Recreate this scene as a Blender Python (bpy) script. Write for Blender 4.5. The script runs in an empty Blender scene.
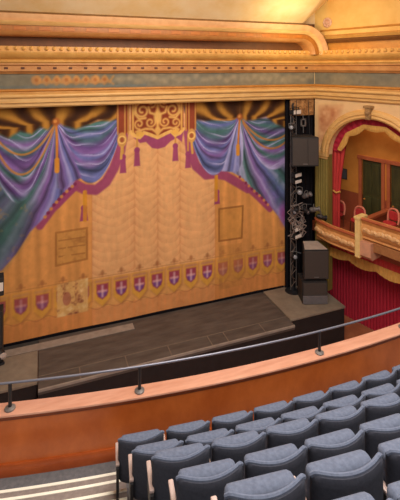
import bpy, bmesh, math, random
import numpy as np
from mathutils import Vector, Matrix
random.seed(4); rng = np.random.default_rng(7)
PI = math.pi
SC = bpy.context.scene
COL = SC.collection

# ------------------------------------------------------------------ camera figures (metres)
TH = math.radians(20.6); CT, ST = math.cos(TH), math.sin(TH)
D, CZ, FPX = 13.0, 7.87, 420.0                    # viewer stands 13 m from the curtain, 7.87 m above the stage

def lin(c):
    return tuple((v/12.92 if v <= .04045 else ((v+.055)/1.055)**2.4) for v in (x/255 for x in c))

# ------------------------------------------------------------------ materials
MATS = {}
def mat(name, rgb, rough=.7, var=.12, scale=6.0, metal=0.0, rgb2=None, bump=0.0, coat=0.0, stretch=(1,1,1), detail=6, spec=.5, emit=0):
    if name in MATS: return MATS[name]
    m = bpy.data.materials.new(name); m.use_nodes = True
    nt = m.node_tree; b = nt.nodes['Principled BSDF']
    b.inputs['Roughness'].default_value = rough; b.inputs['Metallic'].default_value = metal
    b.inputs['Specular IOR Level'].default_value = spec
    if coat: b.inputs['Coat Weight'].default_value = coat; b.inputs['Coat Roughness'].default_value = .25
    tc = nt.nodes.new('ShaderNodeTexCoord'); mp = nt.nodes.new('ShaderNodeMapping')
    mp.inputs['Scale'].default_value = stretch
    nt.links.new(tc.outputs['Object'], mp.inputs['Vector'])
    n = nt.nodes.new('ShaderNodeTexNoise'); n.inputs['Scale'].default_value = scale; n.inputs['Detail'].default_value = detail
    n.inputs['Roughness'].default_value = .6
    nt.links.new(mp.outputs['Vector'], n.inputs['Vector'])
    r = nt.nodes.new('ShaderNodeValToRGB')
    a = lin(rgb); c2 = lin(rgb2) if rgb2 else tuple(v*(1+var) for v in a)
    a1 = a if rgb2 else tuple(v*(1-var) for v in a)
    r.color_ramp.elements[0].position = .32; r.color_ramp.elements[1].position = .68
    r.color_ramp.elements[0].color = (*a1, 1); r.color_ramp.elements[1].color = (*c2, 1)
    nt.links.new(n.outputs['Fac'], r.inputs['Fac']); nt.links.new(r.outputs['Color'], b.inputs['Base Color'])
    if bump:
        bp = nt.nodes.new('ShaderNodeBump'); bp.inputs['Strength'].default_value = bump; bp.inputs['Distance'].default_value = .02
        nt.links.new(n.outputs['Fac'], bp.inputs['Height']); nt.links.new(bp.outputs['Normal'], b.inputs['Normal'])
    if emit:
        b.inputs['Emission Color'].default_value = (*lin(rgb), 1); b.inputs['Emission Strength'].default_value = emit
    MATS[name] = m
    return m

def paint_mat(name, rough=.85):
    m = bpy.data.materials.new(name); m.use_nodes = True
    nt = m.node_tree; b = nt.nodes['Principled BSDF']; b.inputs['Roughness'].default_value = rough
    b.inputs['Specular IOR Level'].default_value = .2
    a = nt.nodes.new('ShaderNodeAttribute'); a.attribute_name = 'paint'
    nt.links.new(a.outputs['Color'], b.inputs['Base Color'])
    return m

# ------------------------------------------------------------------ mesh helpers
def obj(name, bm, m, parent=None, smooth=False, mats=None):
    me = bpy.data.meshes.new(name)
    bmesh.ops.recalc_face_normals(bm, faces=bm.faces)
    bm.to_mesh(me); bm.free()
    for x in ([m] if mats is None else mats): me.materials.append(x)
    if smooth:
        for p in me.polygons: p.use_smooth = True
        try: me.set_sharp_from_angle(angle=math.radians(42))
        except Exception: pass
    o = bpy.data.objects.new(name, me); COL.objects.link(o)
    if parent: o.parent = parent
    return o

def tag(o, label, cat, group=None):
    o['label'] = label; o['category'] = cat
    if group: o['group'] = group
    return o
def struct(o): o['kind'] = 'structure'; return o
def thing(name, label, cat, loc=(0,0,0), rz=0, group=None):
    o = bpy.data.objects.new(name, None); COL.objects.link(o); o.empty_display_size = .1
    o.location = loc; o.rotation_euler = (0,0,rz)
    return tag(o, label, cat, group)
def kids(o): return [x for x in bpy.data.objects if x.parent == o]
def copy_tree(o, parent=None):
    c = o.copy(); COL.objects.link(c)
    if parent: c.parent = parent
    for k in kids(o): copy_tree(k, c)
    return c
def B(): return bmesh.new()

def box(bm, lo, hi, bev=0.0, M=None, mi=0):
    t = bmesh.new(); bmesh.ops.create_cube(t, size=1)
    lo, hi = Vector(lo), Vector(hi)
    for v in t.verts: v.co = Vector(((v.co[i]+.5)*(hi[i]-lo[i])+lo[i]) for i in range(3))
    if bev: bmesh.ops.bevel(t, geom=list(t.edges), offset=bev, segments=2, profile=.6, affect='EDGES')
    add(bm, t, M, mi)
def add(bm, t, M=None, mi=0):
    vm = {v: bm.verts.new((M @ v.co) if M else v.co) for v in t.verts}
    for f in t.faces:
        try: nf = bm.faces.new([vm[v] for v in f.verts]); nf.material_index = mi
        except ValueError: pass
    t.free()
def tube(bm, pts, r, seg=8, closed=False, mi=0, taper=None):
    pts = [Vector(p) for p in pts]; n = len(pts); rings = []
    up = None
    for i, p in enumerate(pts):
        a = pts[(i-1) % n] if closed else pts[max(i-1,0)]; b = pts[(i+1) % n] if closed else pts[min(i+1,n-1)]
        d = (b-a).normalized()
        if up is None:
            up = d.orthogonal().normalized()
        up = (up - d*up.dot(d)).normalized(); sd = d.cross(up)
        rr = r if taper is None else taper[i]
        rings.append([bm.verts.new(p+(up*math.cos(2*PI*k/seg)+sd*math.sin(2*PI*k/seg))*rr) for k in range(seg)])
    for i in range(n if closed else n-1):
        A, Bq = rings[i], rings[(i+1) % n]
        for k in range(seg):
            f = bm.faces.new((A[k], A[(k+1)%seg], Bq[(k+1)%seg], Bq[k])); f.material_index = mi
    if not closed:
        for rg in (rings[0], rings[-1]):
            f = bm.faces.new(rg); f.material_index = mi
def lathe(bm, prof, seg=20, M=None, mi=0):
    rings = []
    for r, z in prof:
        r = max(r, 1e-4)
        rings.append([bm.verts.new((M or Matrix()) @ Vector((r*math.cos(2*PI*k/seg), r*math.sin(2*PI*k/seg), z))) for k in range(seg)])
    for A, Bq in zip(rings, rings[1:]):
        for k in range(seg):
            f = bm.faces.new((A[k], A[(k+1)%seg], Bq[(k+1)%seg], Bq[k])); f.material_index = mi
    bm.faces.new(rings[0]).material_index = mi; bm.faces.new(rings[-1]).material_index = mi
def prism(bm, poly, ax, lo, hi, M=None, mi=0):
    """poly of 2-D points pushed along axis ax ('x','y','z')"""
    def P(p, t): return Vector({'x': (t, p[0], p[1]), 'y': (p[0], t, p[1]), 'z': (p[0], p[1], t)}[ax])
    a = [bm.verts.new((M or Matrix()) @ P(p, lo)) for p in poly]; b = [bm.verts.new((M or Matrix()) @ P(p, hi)) for p in poly]
    n = len(poly)
    fs = [bm.faces.new(a), bm.faces.new(b[::-1])]
    for i in range(n): fs.append(bm.faces.new((a[i], b[i], b[(i+1)%n], a[(i+1)%n])))
    for f in fs: f.material_index = mi
def sweep(bm, prof, path, cap=True, mi=0):
    """closed profile (n, z) along a plan path; n is measured to the right of the way"""
    path = [Vector((p[0], p[1])) for p in path]; rings = []
    for i, p in enumerate(path):
        d1 = (path[i]-path[i-1]).normalized() if i else None
        d2 = (path[i+1]-path[i]).normalized() if i < len(path)-1 else None
        d1 = d1 or d2; d2 = d2 or d1
        n1 = Vector((d1.y, -d1.x)); n2 = Vector((d2.y, -d2.x)); nn = (n1+n2).normalized(); k = 1/max(.3, nn.dot(n1))
        rings.append([bm.verts.new((p.x+nn.x*k*q[0], p.y+nn.y*k*q[0], q[1])) for q in prof])
    m = len(prof)
    for A, Bq in zip(rings, rings[1:]):
        for j in range(m):
            f = bm.faces.new((A[j], A[(j+1)%m], Bq[(j+1)%m], Bq[j])); f.material_index = mi
    if cap: bm.faces.new(rings[0]).material_index = mi; bm.faces.new(rings[-1][::-1]).material_index = mi
def rnd(cn, cz, r, a0, a1, k=5):
    return [(cn+r*math.cos(math.radians(a0+(a1-a0)*i/k)), cz+r*math.sin(math.radians(a0+(a1-a0)*i/k))) for i in range(k+1)]
def ball(bm, c, r, sx=1, sy=1, sz=1, seg=8, mi=0):
    t = bmesh.new(); bmesh.ops.create_uvsphere(t, u_segments=seg, v_segments=max(4,seg-2), radius=r)
    add(bm, t, Matrix.Translation(c) @ Matrix.Diagonal((sx,sy,sz,1)), mi)
def pad(bm, w, h, t, z0, curve=0.0, r=.05, yc=0.0, nx=16, nz=12, er=.028, mi=0, tops=0.0):
    """upholstered pad: rounded outline, pillowy edge, bowed in plan by curve"""
    us = [(-math.cos(PI*i/nx)) for i in range(nx+1)]; vs = [(1-math.cos(PI*i/nz))/2 for i in range(nz+1)]
    F, K = [], []
    for i, u in enumerate(us):
        x = u*w/2; e = max(0, abs(x)-(w/2-r)); cut = r-math.sqrt(max(0, r*r-e*e))
        zb, zt = z0+cut, z0+h-cut+tops*u*u
        f, k = [], []
        for v in vs:
            z = zb+v*(zt-zb); dd = min(w/2-abs(x), z-zb, zt-z)
            q = min(1, max(0, dd/er)); th = t/2*math.sqrt(max(0, 1-(1-q)**2))
            y = yc-curve*(1-u*u)
            f.append(bm.verts.new((x, y+th+(1e-5), z))); k.append(bm.verts.new((x, y-th, z)))
        F.append(f); K.append(k)
    for G in (F, K):
        for i in range(nx):
            for j in range(nz):
                bm.faces.new((G[i][j], G[i+1][j], G[i+1][j+1], G[i][j+1])).material_index = mi
    bmesh.ops.remove_doubles(bm, verts=bm.verts, dist=2e-4)

# ------------------------------------------------------------------ painted surfaces: colour laid on a fine grid, in metres
def P(px, py, Y=0.0):
    a = (px-200)/FPX; z = (D+Y)/(CT-a*ST); return (z*(a*CT+ST), CZ-(py-67)/FPX*z)

class Canvas:
    def __init__(s, x0, x1, z0, z1, nx, nz, rgb):
        s.X, s.Z = np.meshgrid(np.linspace(x0,x1,nx), np.linspace(z0,z1,nz))
        s.C = np.empty(s.X.shape+(3,)); s.C[:] = np.array(rgb, float); s.nx, s.nz = nx, nz
    def mix(s, mask, rgb):
        m = np.clip(mask, 0, 1)[..., None]; rgb = np.asarray(rgb, float); s.C[:] = s.C*(1-m)+rgb*m
    def mul(s, k): s.C *= np.asarray(k)[..., None]
    def poly(s, pts, soft=.02):
        X, Z = s.X, s.Z; ins = np.zeros(X.shape, bool); dist = np.full(X.shape, 1e9); n = len(pts)
        for i in range(n):
            (x1,z1), (x2,z2) = pts[i], pts[(i+1) % n]
            if z1 != z2:
                ins ^= ((Z < z1) != (Z < z2)) & (X < (x2-x1)*(Z-z1)/(z2-z1)+x1)
            dist = np.minimum(dist, s.seg(x1,z1,x2,z2))
        return np.clip(.5+np.where(ins, dist, -dist)/soft/2, 0, 1)
    def seg(s, x1,z1,x2,z2):
        dx, dz = x2-x1, z2-z1; L = dx*dx+dz*dz+1e-12
        t = np.clip(((s.X-x1)*dx+(s.Z-z1)*dz)/L, 0, 1)
        return np.hypot(s.X-x1-t*dx, s.Z-z1-t*dz)
    def line(s, pts, w, soft=.015):
        d = np.full(s.X.shape, 1e9)
        for a, b in zip(pts, pts[1:]): d = np.minimum(d, s.seg(*a, *b))
        return np.clip(.5+(w/2-d)/soft/2, 0, 1)
    def disc(s, c, rx, rz=None, soft=.015):
        rz = rz or rx; q = np.hypot((s.X-c[0])/rx, (s.Z-c[1])/rz); return np.clip(.5+(1-q)*min(rx,rz)/soft/2, 0, 1)
    def ring(s, c, r, w, soft=.012): 
        return np.clip(.5+(w/2-np.abs(np.hypot(s.X-c[0], s.Z-c[1])-r))/soft/2, 0, 1)
    def noise(s, cell, seed, sx=1, sz=1):
        g = np.random.default_rng(seed); out = np.zeros(s.X.shape); amp = 1; tot = 0
        for o in range(3):
            c = cell/2**o; u = (s.X-s.X.min())/(c*sx); v = (s.Z-s.Z.min())/(c*sz)
            G = g.random((int(v.max())+3, int(u.max())+3)); i, j = v.astype(int), u.astype(int); fv, fu = v-i, u-j
            fv, fu = fv*fv*(3-2*fv), fu*fu*(3-2*fu)
            out += amp*((G[i,j]*(1-fu)+G[i,j+1]*fu)*(1-fv)+(G[i+1,j]*(1-fu)+G[i+1,j+1]*fu)*fv); tot += amp; amp *= .55
        return out/tot*2-1
    def mesh(s, name, place, m, parent=None):
        n = s.nx*s.nz; co = place(s.X.ravel(), s.Z.ravel())
        i = np.arange(n).reshape(s.nz, s.nx); q = np.stack((i[:-1,:-1], i[:-1,1:], i[1:,1:], i[1:,:-1]), -1).reshape(-1,4)
        me = bpy.data.meshes.new(name); me.vertices.add(n); me.vertices.foreach_set('co', co.astype(np.float32).ravel())
        me.loops.add(q.size); me.loops.foreach_set('vertex_index', q.astype(np.int32).ravel())
        me.polygons.add(len(q)); me.polygons.foreach_set('loop_start', np.arange(0, q.size, 4, dtype=np.int32))
        me.update(calc_edges=True)
        c = np.clip(s.C.reshape(-1,3)/255, 0, 1); c = np.where(c <= .04045, c/12.92, ((c+.055)/1.055)**2.4)
        at = me.color_attributes.new('paint', 'FLOAT_COLOR', 'POINT')
        at.data.foreach_set('color', np.concatenate((c, np.ones((n,1))), 1).astype(np.float32).ravel())
        me.materials.append(m)
        o = bpy.data.objects.new(name, me); COL.objects.link(o)
        if parent: o.parent = parent
        return o

def lerp_pal(pal, t):
    pal = np.array(pal, float); t = np.clip(t, 0, .9999)*(len(pal)-1); i = t.astype(int); f = (t-i)[..., None]
    return pal[i]*(1-f)+pal[np.minimum(i+1, len(pal)-1)]*f

# ------------------------------------------------------------------ THE PAINTED CURTAIN
PURP, BLUE, TEAL, PALE, VIOL, DARKB = (130,96,158), (106,112,170), (74,112,108), (182,176,218), (96,70,126), (76,84,124)
MAG, ORNG, GOLD, BRN, TAN = (150,66,104), (208,132,48), (206,156,70), (70,36,16), (226,168,112)

def swag(cv, A, Bp, sag, t0, t1, pal, nf, seed, skew=0.0, streak=.5):
    """folds of cloth hanging in chains from A to Bp"""
    s = (cv.X-A[0])/(Bp[0]-A[0]); s2 = np.clip(s, 0, 1)
    s3 = s2**(1+skew); c = np.maximum((4*s3*(1-s3))**.85, 1e-3)
    base = A[1]+(Bp[1]-A[1])*s2
    t = (base-cv.Z)/(c*sag)
    wob = cv.noise(.9, seed, 1, .6)*.03
    tt = t+wob
    mask = ((s > 0) & (s < 1)).astype(float)*np.clip((t-t0)/.03, 0, 1)*np.clip((t1-t)/.03+.5, 0, 1)
    col = lerp_pal(pal, np.clip((tt-t0)/(t1-t0), 0, 1))
    ph = np.clip((tt-t0)/(t1-t0), 0, 2)**.85*nf+.45*np.sin(s2*5+seed)+.25*np.sin(s2*11+seed*2)
    w = np.abs((ph % 1)-.5)*2                          # 1 at a crest
    hi = np.clip((w-.5)/.35, 0, 1)*np.clip(.4+.6*np.sin(s2*PI*2.0+seed*1.7+np.floor(ph)*2.1), .05, 1)
    lo = np.clip((.45-w)/.45, 0, 1)
    lo = lo*np.clip(.45+.55*np.sin(s2*4.4+np.floor(ph)*1.3+seed), 0, 1)
    col = col*(1-.34*lo[..., None]); col = col*(1-(streak*hi)[..., None])+np.array(PALE, float)*(streak*hi)[..., None]
    ed = np.clip(np.abs(2*s2-1)**3-.1, 0, 1)*.35; col = col*(1-ed[..., None])+np.array((128,120,186), float)*ed[..., None]
    n2 = cv.noise(.35, seed+90, 1.2, .5); col = col*(1+.12*n2[..., None])
    cv.mix(mask, col)

def tail(cv, poly, G, pal, nf, seed, streak=.45, bow=0.0):
    """cloth falling in rays from the gathered knot G"""
    m = cv.poly(poly, .03)
    r = np.hypot(cv.X-G[0], cv.Z-G[1]); a = np.arctan2(cv.X-G[0], G[1]-cv.Z)+bow*r+cv.noise(.6, seed)*.035
    a0, a1 = np.percentile(a[m > .5], (1, 99)); t = np.clip((a-a0)/(a1-a0), 0, 1)
    col = lerp_pal(pal, t); w = np.abs(((t*nf+.2*np.sin(r*1.6+seed)) % 1)-.5)*2
    hi = np.clip((w-.6)/.35, 0, 1); lo = np.clip((.4-w)/.4, 0, 1)
    col = col*(1-.4*lo[..., None]); k = (streak*hi)[..., None]; col = col*(1-k)+np.array(PALE, float)*k
    cv.mix(m, col)

def paint_curtain():
    x0, x1 = -1.30, 8.20
    cv = Canvas(x0, x1, .06, 7.0, 700, 510, TAN); X, Z = cv.X, cv.Z
    # side fields: ochre cloth in soft upright folds
    xl, xr = P(92,220)[0], P(215,220)[0]
    side = ((X < xl) | (X > xr)).astype(float)
    cv.mix(side, (212,146,80))
    f = np.sin(X*11+1.2*np.sin(X*2.3))+.6*np.sin(X*23+Z*.25)
    cv.mul(1+side*.045*f)
    # centre: gathered festoons falling between ribs
    seams = [xl, 2.70, 3.45, 4.20, xr]
    for a, b in zip(seams, seams[1:]):
        u = np.clip((X-a)/(b-a), 0, 1); c = 4*u*(1-u)
        q = (Z+.26*c+.03*np.sin(u*9+Z*3))/.27; fr = q % 1
        inn = ((X >= a) & (X < b)).astype(float)
        dark = inn*np.clip(1-fr*1.6, 0, 1)*(.12+.88*np.abs(2*u-1)**2.5)
        cv.mix(dark*.4, (190,118,76)); cv.mix(inn*np.clip((fr-.5)*2, 0, 1)*c*.2, (240,190,134))
    for xs in seams: cv.mix(np.clip(1-np.abs(X-xs)/.05, 0, 1)*.22, (186,114,68))
    # foot: orange band, header rule, trefoils, banners with shields
    cv.mix((Z < .58)*.6, (206,128,70)); cv.mix((Z < .58)*np.clip(np.sin(X*31)+cv.noise(.3, 17), 0, 1)*.25, (226,140,80))
    cv.mix((Z < 1.46)*(Z >= .58)*.5, (212,146,68))
    cv.mix(np.clip(1-np.abs(Z-1.50)/.025, 0, 1)*.45, (160,104,54)); cv.mix(np.clip(1-np.abs(Z-.58-.05*np.sin(X*11))/.03, 0, 1)*.4, (160,96,60))
    for k in range(-8, 9):
        xc = 3.43+.571*k
        if xc < x0+.15 or xc > x1-.1: continue
        fade = .6 if (xc < xl or xc > xr) else 1
        w = .235
        ban = [(xc-w,1.44),(xc+w,1.44),(xc+w,.84),(xc+.13,.72),(xc,.60),(xc-.13,.72),(xc-w,.84)]
        cv.mix(cv.poly([(p[0]+.03,p[1]-.05) for p in ban], .05)*.5, (150,88,56)); cv.mix(cv.poly(ban, .03)*(.45+.35*fade), (222,164,64))
        cv.mix(cv.line([(xc-w+.06,1.37),(xc+w-.06,1.37)], .09, .03)*.6*fade, (176,116,110))
        sh = [(xc-.175,1.28),(xc+.175,1.28),(xc+.175,1.02),(xc+.13,.90),(xc,.81),(xc-.13,.90),(xc-.175,1.02)]
        cv.mix(cv.poly(sh, .03)*(.5+.42*fade), (150,58,84))
        cv.mix(cv.poly([(xc-.15,1.03),(xc+.15,1.03),(xc+.11,.92),(xc,.84),(xc-.11,.92)], .03)*.75*fade, (108,72,146))
        cv.mix(cv.line([(xc,1.21),(xc,.90)], .07, .03)*.7*fade, (226,186,186)); cv.mix(cv.line([(xc-.11,1.06),(xc+.11,1.06)], .07, .03)*.65*fade, (226,186,186))
        cv.mix(cv.disc((xc,1.62), .06, soft=.03)*.5, (150,90,54)); cv.mix(cv.line([(xc-.1,1.57),(xc+.1,1.57)], .035, .03)*.45, (150,90,54))
        cv.mix(cv.line([(xc,1.68),(xc,1.5)], .03, .03)*.4, (150,90,54))
    # patches of repair work on the cloth
    def patch(p, rgb, k, edge=None):
        q = [P(*a) for a in p]; cv.mix(cv.poly(q)*k, rgb)
        if edge: cv.mix(cv.line(q+[q[0]], .06)*.6, edge)
        return cv.poly(q)
    m = patch([(56,233),(87,228),(87,259),(56,266)], (196,140,72), .75, (150,94,46)); n = cv.noise(.22, 5)
    for yy in (240,248,256): cv.mix(cv.line([P(59,yy+1),P(85,yy-3)], .04)*.5*(n > -.3), (140,86,44))
    cv.mix(m*np.clip(n-.1, 0, 1)*.8, (136,84,44))
    m = patch([(57,285),(88,278),(88,311),(57,318)], (214,164,100), .95); n = cv.noise(.16, 9)
    cv.mix(m*np.clip(n*1.6-.15, 0, 1), (128,66,48)); cv.mix(m*np.clip(-n*1.6-.3, 0, 1)*.7, (236,206,150))
    cv.mix(cv.disc(P(67,299), .12, .2)*.5, (140,60,60))
    m = patch([(219,209),(243,206),(242,238),(219,241)], (198,138,66), .6, (120,72,34)); n = cv.noise(.3, 12)
    cv.mix(m*np.clip(n-.1, 0, 1)*.5, (150,98,50))
    m = patch([(219,246),(242,243),(242,285),(219,290)], (190,130,66), .45); cv.mix(m*np.clip(n, 0, 1)*.4, (140,90,60))
    # magenta linings seen under the hangings
    def lining(pp, w): cv.mix(cv.line([P(*p) for p in pp], w, .03)*.92, MAG)
    lining([(40,226),(52,210),(64,197),(74,187)], .22); lining([(74,184),(84,189),(96,190),(106,182),(114,168),(120,152),(123,135)], .30)
    lining([(188,132),(190,150),(196,166),(206,175),(216,174),(226,176),(238,183),(248,189)], .3); lining([(248,188),(258,197),(270,209)], .22)
    lining([(56,204),(72,188)], .3); 
    cv.mix(cv.poly([P(*p) for p in ((133,128),(184,126),(182,142),(177,138),(171,141),(165,147),(158,149),(152,148),(146,142),(140,143),(134,138))])*.95, MAG)
    # tassels
    def tassel(px, y0, y1, y2, rgb=MAG, w=.2):
        a, b, c = P(px,y0), P(px,y1), P(px,y2); cv.mix(cv.line([a,b], .06), ORNG if rgb != MAG else (196,140,70))
        cv.mix(cv.poly([(b[0]-.07,b[1]),(b[0]+.07,b[1]),(c[0]+w/2,c[1]),(c[0]-w/2,c[1])])*.95, rgb); cv.mix(cv.disc(b, .09), rgb)
    tassel(123,140,157,173); tassel(137,130,150,166,MAG); tassel(175.5,128,146,161); tassel(188,138,154,168)
    tassel(84,192,208,221,MAG,.24); tassel(217,176,192,204)
    cv.mix(cv.line([P(85,192),P(85,220)], .12)*.8, (206,140,40)); cv.mix(cv.line([P(216,176),P(216,200)], .12)*.8, (206,140,40))
    # hangings, left
    GL, GR = P(56,122), P(240,117)
    tail(cv, [P(*p) for p in ((-12,118),(56,121),(60,140),(66,165),(76,184),(64,193),(54,204),(42,220),(30,232),(16,254),(2,270),(-12,276))],
         GL, [DARKB, TEAL, TEAL, PURP, TEAL, VIOL, BLUE, PURP, TEAL, PURP, BLUE, PURP], 9, 3, .5, .06)
    m = cv.poly([P(*p) for p in ((-12,170),(20,196),(34,205),(24,238),(2,268),(-12,275))], .2)*.55
    cv.mix(m, (60,90,84)); n = cv.noise(.2, 31); cv.mix(m*np.clip(n*2-.5, 0, 1), (188,140,70))
    swag(cv, P(-16,118), GL, 2.35, .12, 1.0, [TEAL, TEAL, PURP, TEAL, VIOL, PURP, TEAL, PURP, VIOL, TEAL], 5, 2, -.1, .75)
    for sg in (.42, .66): 
        A = P(-16,118); pts = [(A[0]+(GL[0]-A[0])*i/24, A[1]+(GL[1]-A[1])*i/24-2.35*sg*4*(i/24)*(1-i/24)) for i in range(25)]
        cv.mix(cv.line(pts, .06)*.8, (196,128,60))
    lining([(66,197),(76,185)], .1)
    swag(cv, P(58,122), P(126,108), 2.05, .1, 1.0, [TEAL, TEAL, BLUE, (80,104,120), VIOL, PURP, BLUE, PURP, DARKB, BLUE, (98,104,160)], 6, 5, .0, .75)
    tail(cv, [P(*p) for p in ((55,120),(62,124),(70,150),(82,178),(72,182),(62,190),(57,188),(55,150))], GL, [TEAL, PURP, BLUE, PURP, PALE, BLUE, PURP], 4, 8, .6)
    # right
    tail(cv, [P(*p) for p in ((236,118),(292,112),(292,240),(284,226),(278,216),(270,206),(262,197),(252,188),(242,178),(232,172),(221,171),(230,145))],
         GR, [PURP, BLUE, PALE, TEAL, PURP, BLUE, TEAL, PURP, BLUE, TEAL, PURP, TEAL, PURP], 9, 6, .55, -.05)
    m = cv.poly([P(*p) for p in ((268,160),(292,150),(292,214),(284,222),(272,200))], .25)*.6; n = cv.noise(.25, 44)
    cv.mix(m*np.clip(n+.5, 0, 1), (60,92,92)); cv.mix(m*np.clip(n*2-.7, 0, 1), (176,120,80))
    cv.mix(cv.disc(P(283,214), .12, .3, .1)*.7, (160,66,130))
    swag(cv, GR, P(304,112), 2.0, .1, .98, [DARKB, TEAL, VIOL, TEAL, TEAL, PURP, TEAL, PURP, PALE], 5, 4, .1, .7)
    for sg in (.45, .6):
        Bq = P(304,112); pts = [(GR[0]+(Bq[0]-GR[0])*i/24, GR[1]+(Bq[1]-GR[1])*i/24-2.0*sg*4*(i/24)*(1-i/24)) for i in range(19)]
        cv.mix(cv.line(pts, .07)*.8, (190,120,60))
    swag(cv, P(184,106), P(239,118), 2.1, .1, 1.0, [TEAL, BLUE, TEAL, (80,104,120), VIOL, BLUE, PURP, BLUE, DARKB, BLUE], 6, 7, .0, .75)
    tail(cv, [P(*p) for p in ((237,118),(242,118),(244,140),(243,160),(238,172),(222,171),(230,145))], GR, [PURP, PALE, BLUE, PALE, TEAL], 4, 8, .6)
    # golden fringe of the tail
    for pp in ([(75,184),(64,194),(54,205),(42,221)], [(240,177),(252,189),(262,198),(270,207)]):
        q = [P(*p) for p in pp]
        for a, b in zip(q, q[1:]):
            for i in range(4): cv.mix(cv.disc((a[0]+(b[0]-a[0])*i/4, a[1]+(b[1]-a[1])*i/4), .05)*.8, (206,140,70) if i % 2 else (120,40,70))
    # golden pelmet with brown folds, gathered at the knots
    def pelmet(pp, G, seed, nf):
        m = cv.poly([P(*p) for p in pp], .05)
        dx, dz = cv.X-G[0], cv.Z-G[1]
        dep = np.clip((7.0-cv.Z)/(7.0-G[1]+.10+.22*np.abs(dx)), 0, .8)
        a = dx/(1-.85*dep**2.2)*nf*.8+cv.noise(.9, seed, .6, 1.5)*1.6+.5*np.sin(dx*3.1+seed)
        w = .5+.5*np.sin(a); cv.mix(m, lerp_pal([(62,36,22), (80,48,24), (104,66,28), (150,100,40), (180,126,52)], w))
    pelmet(((-14,96),(57,96),(57,121),(48,130),(40,127),(32,134),(20,131),(8,138),(-14,128)), GL, 51, 9)
    pelmet(((55,96),(128,96),(126,108),(122,118),(110,121),(98,120),(88,125),(76,129),(64,126),(56,121)), GL, 52, 8)
    pelmet(((182,94),(241,94),(240,117),(230,120),(218,119),(205,121),(192,119),(185,112)), GR, 53, 8)
    pelmet(((239,94),(294,92),(294,130),(286,128),(276,124),(266,117),(254,120),(246,121),(240,117)), GR, 54, 9)
    # ropes at the knots
    for G, pp in ((GL, [(56,120),(57,140),(57,160),(57,171)]), (GR, [(240,115),(239,130),(238,146),(238,154)])):
        cv.mix(cv.line([P(*p) for p in pp], .07), (200,124,56)); cv.mix(cv.line([P(*p) for p in pp[-2:]], .14)*.9, (212,140,50)); cv.mix(cv.disc(G, .11, soft=.04), (166,92,44))
        cv.mix(cv.disc((G[0]-.02,G[1]+.02), .05), (206,134,66))
    # lambrequin over the middle: red ground, gold scroll work
    cx = 3.45
    def M2(pts): return [(cx+x, z) for x, z in pts]
    lam = M2([(-.86,7.2),(.86,7.2),(.86,5.85),(.74,5.72),(.58,5.66),(.44,5.80),(.28,5.74),(0,5.62),(-.28,5.74),(-.44,5.80),(-.58,5.66),(-.74,5.72),(-.86,5.85)])
    cv.mix(cv.poly(lam), (136,60,36)); cv.mix(cv.line(lam[2:], .11), (230,178,98))
    def scroll(c, r, turns, a0, dirn, wd=.07):
        pts = []
        for i in range(25):
            q = i/24; a = a0+dirn*q*turns*2*PI; pts.append((c[0]+r*(1-.75*q)*math.cos(a), c[1]+r*(1-.75*q)*math.sin(a)))
        cv.mix(cv.line(pts, wd, .03), (222,168,92))
    for sx in (-1, 1):
        cv.mix(cv.line(M2([(sx*.80,7.1),(sx*.80,5.85)]), .07), (212,156,82))
        strip = M2([(sx*.92,7.2),(sx*1.3,7.2),(sx*1.3,5.9),(sx*1.12,5.7),(sx*.92,5.9)])
        cv.mix(cv.poly(strip), (142,66,42))
        for q in (.95, 1.05, 1.27): cv.mix(cv.line(M2([(sx*q,7.1),(sx*q,5.8)]), .045), (196,138,72))
        c = (cx+sx*1.14, 5.62); cv.mix(cv.disc(c, .15, .23), (200,146,78)); cv.mix(cv.disc(c, .06, .08), (156,86,54)); cv.mix(cv.ring(c, .11, .04), (232,186,110))
        cv.mix(cv.line([(c[0],5.4),(c[0]+.03*sx,5.05)], .08), (206,154,80))
        scroll((cx+sx*.50, 6.50), .24, 1.4, PI/2-sx*.6, -sx); scroll((cx+sx*.24, 6.12), .17, 1.2, PI*.9 if sx > 0 else .1*PI, sx, .06)
        scroll((cx+sx*.60, 6.08), .16, 1.2, -PI/2, sx, .06); scroll((cx+sx*.20, 6.74), .15, 1.1, -PI/2, -sx, .06); scroll((cx+sx*.58, 5.82), .1, 1.2, 0, sx, .05)
        for pts in ([(.0,5.75),(.18,5.9),(.40,5.92),(.7,5.84)], [(.05,6.35),(.25,6.42),(.3,6.6)], [(.72,6.7),(.74,6.4),(.6,6.24),(.4,6.26)]):
            cv.mix(cv.line(M2([(sx*a, b) for a, b in pts]), .075, .03), (222,168,92))
        cv.mix(cv.disc((cx+sx*.58, 5.76), .13, .08), (226,170,80))
    cv.mix(cv.line(M2([(0,7.0),(0,5.7)]), .1, .04), (216,162,86)); cv.mix(cv.disc((cx, 6.28), .13, .2, .04), (226,174,96)); cv.mix(cv.disc((cx, 5.86), .1, .1, .03), (220,166,90))
    # age: cloth grain, rubbed streaks
    cv.mul(1+.05*cv.noise(1.4, 71)+.05*cv.noise(.14, 72)+.035*cv.noise(.08, 73, 1, 8))
    return cv

curtain = paint_curtain().mesh('painted_curtain', lambda x, z: np.stack((x, .012*np.sin(x*2.1)+0*z, z), 1), paint_mat('scenic_paint'))
tag(curtain, 'painted stage curtain with blue and purple swags over tan field and shield border', 'stage curtain')

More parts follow.
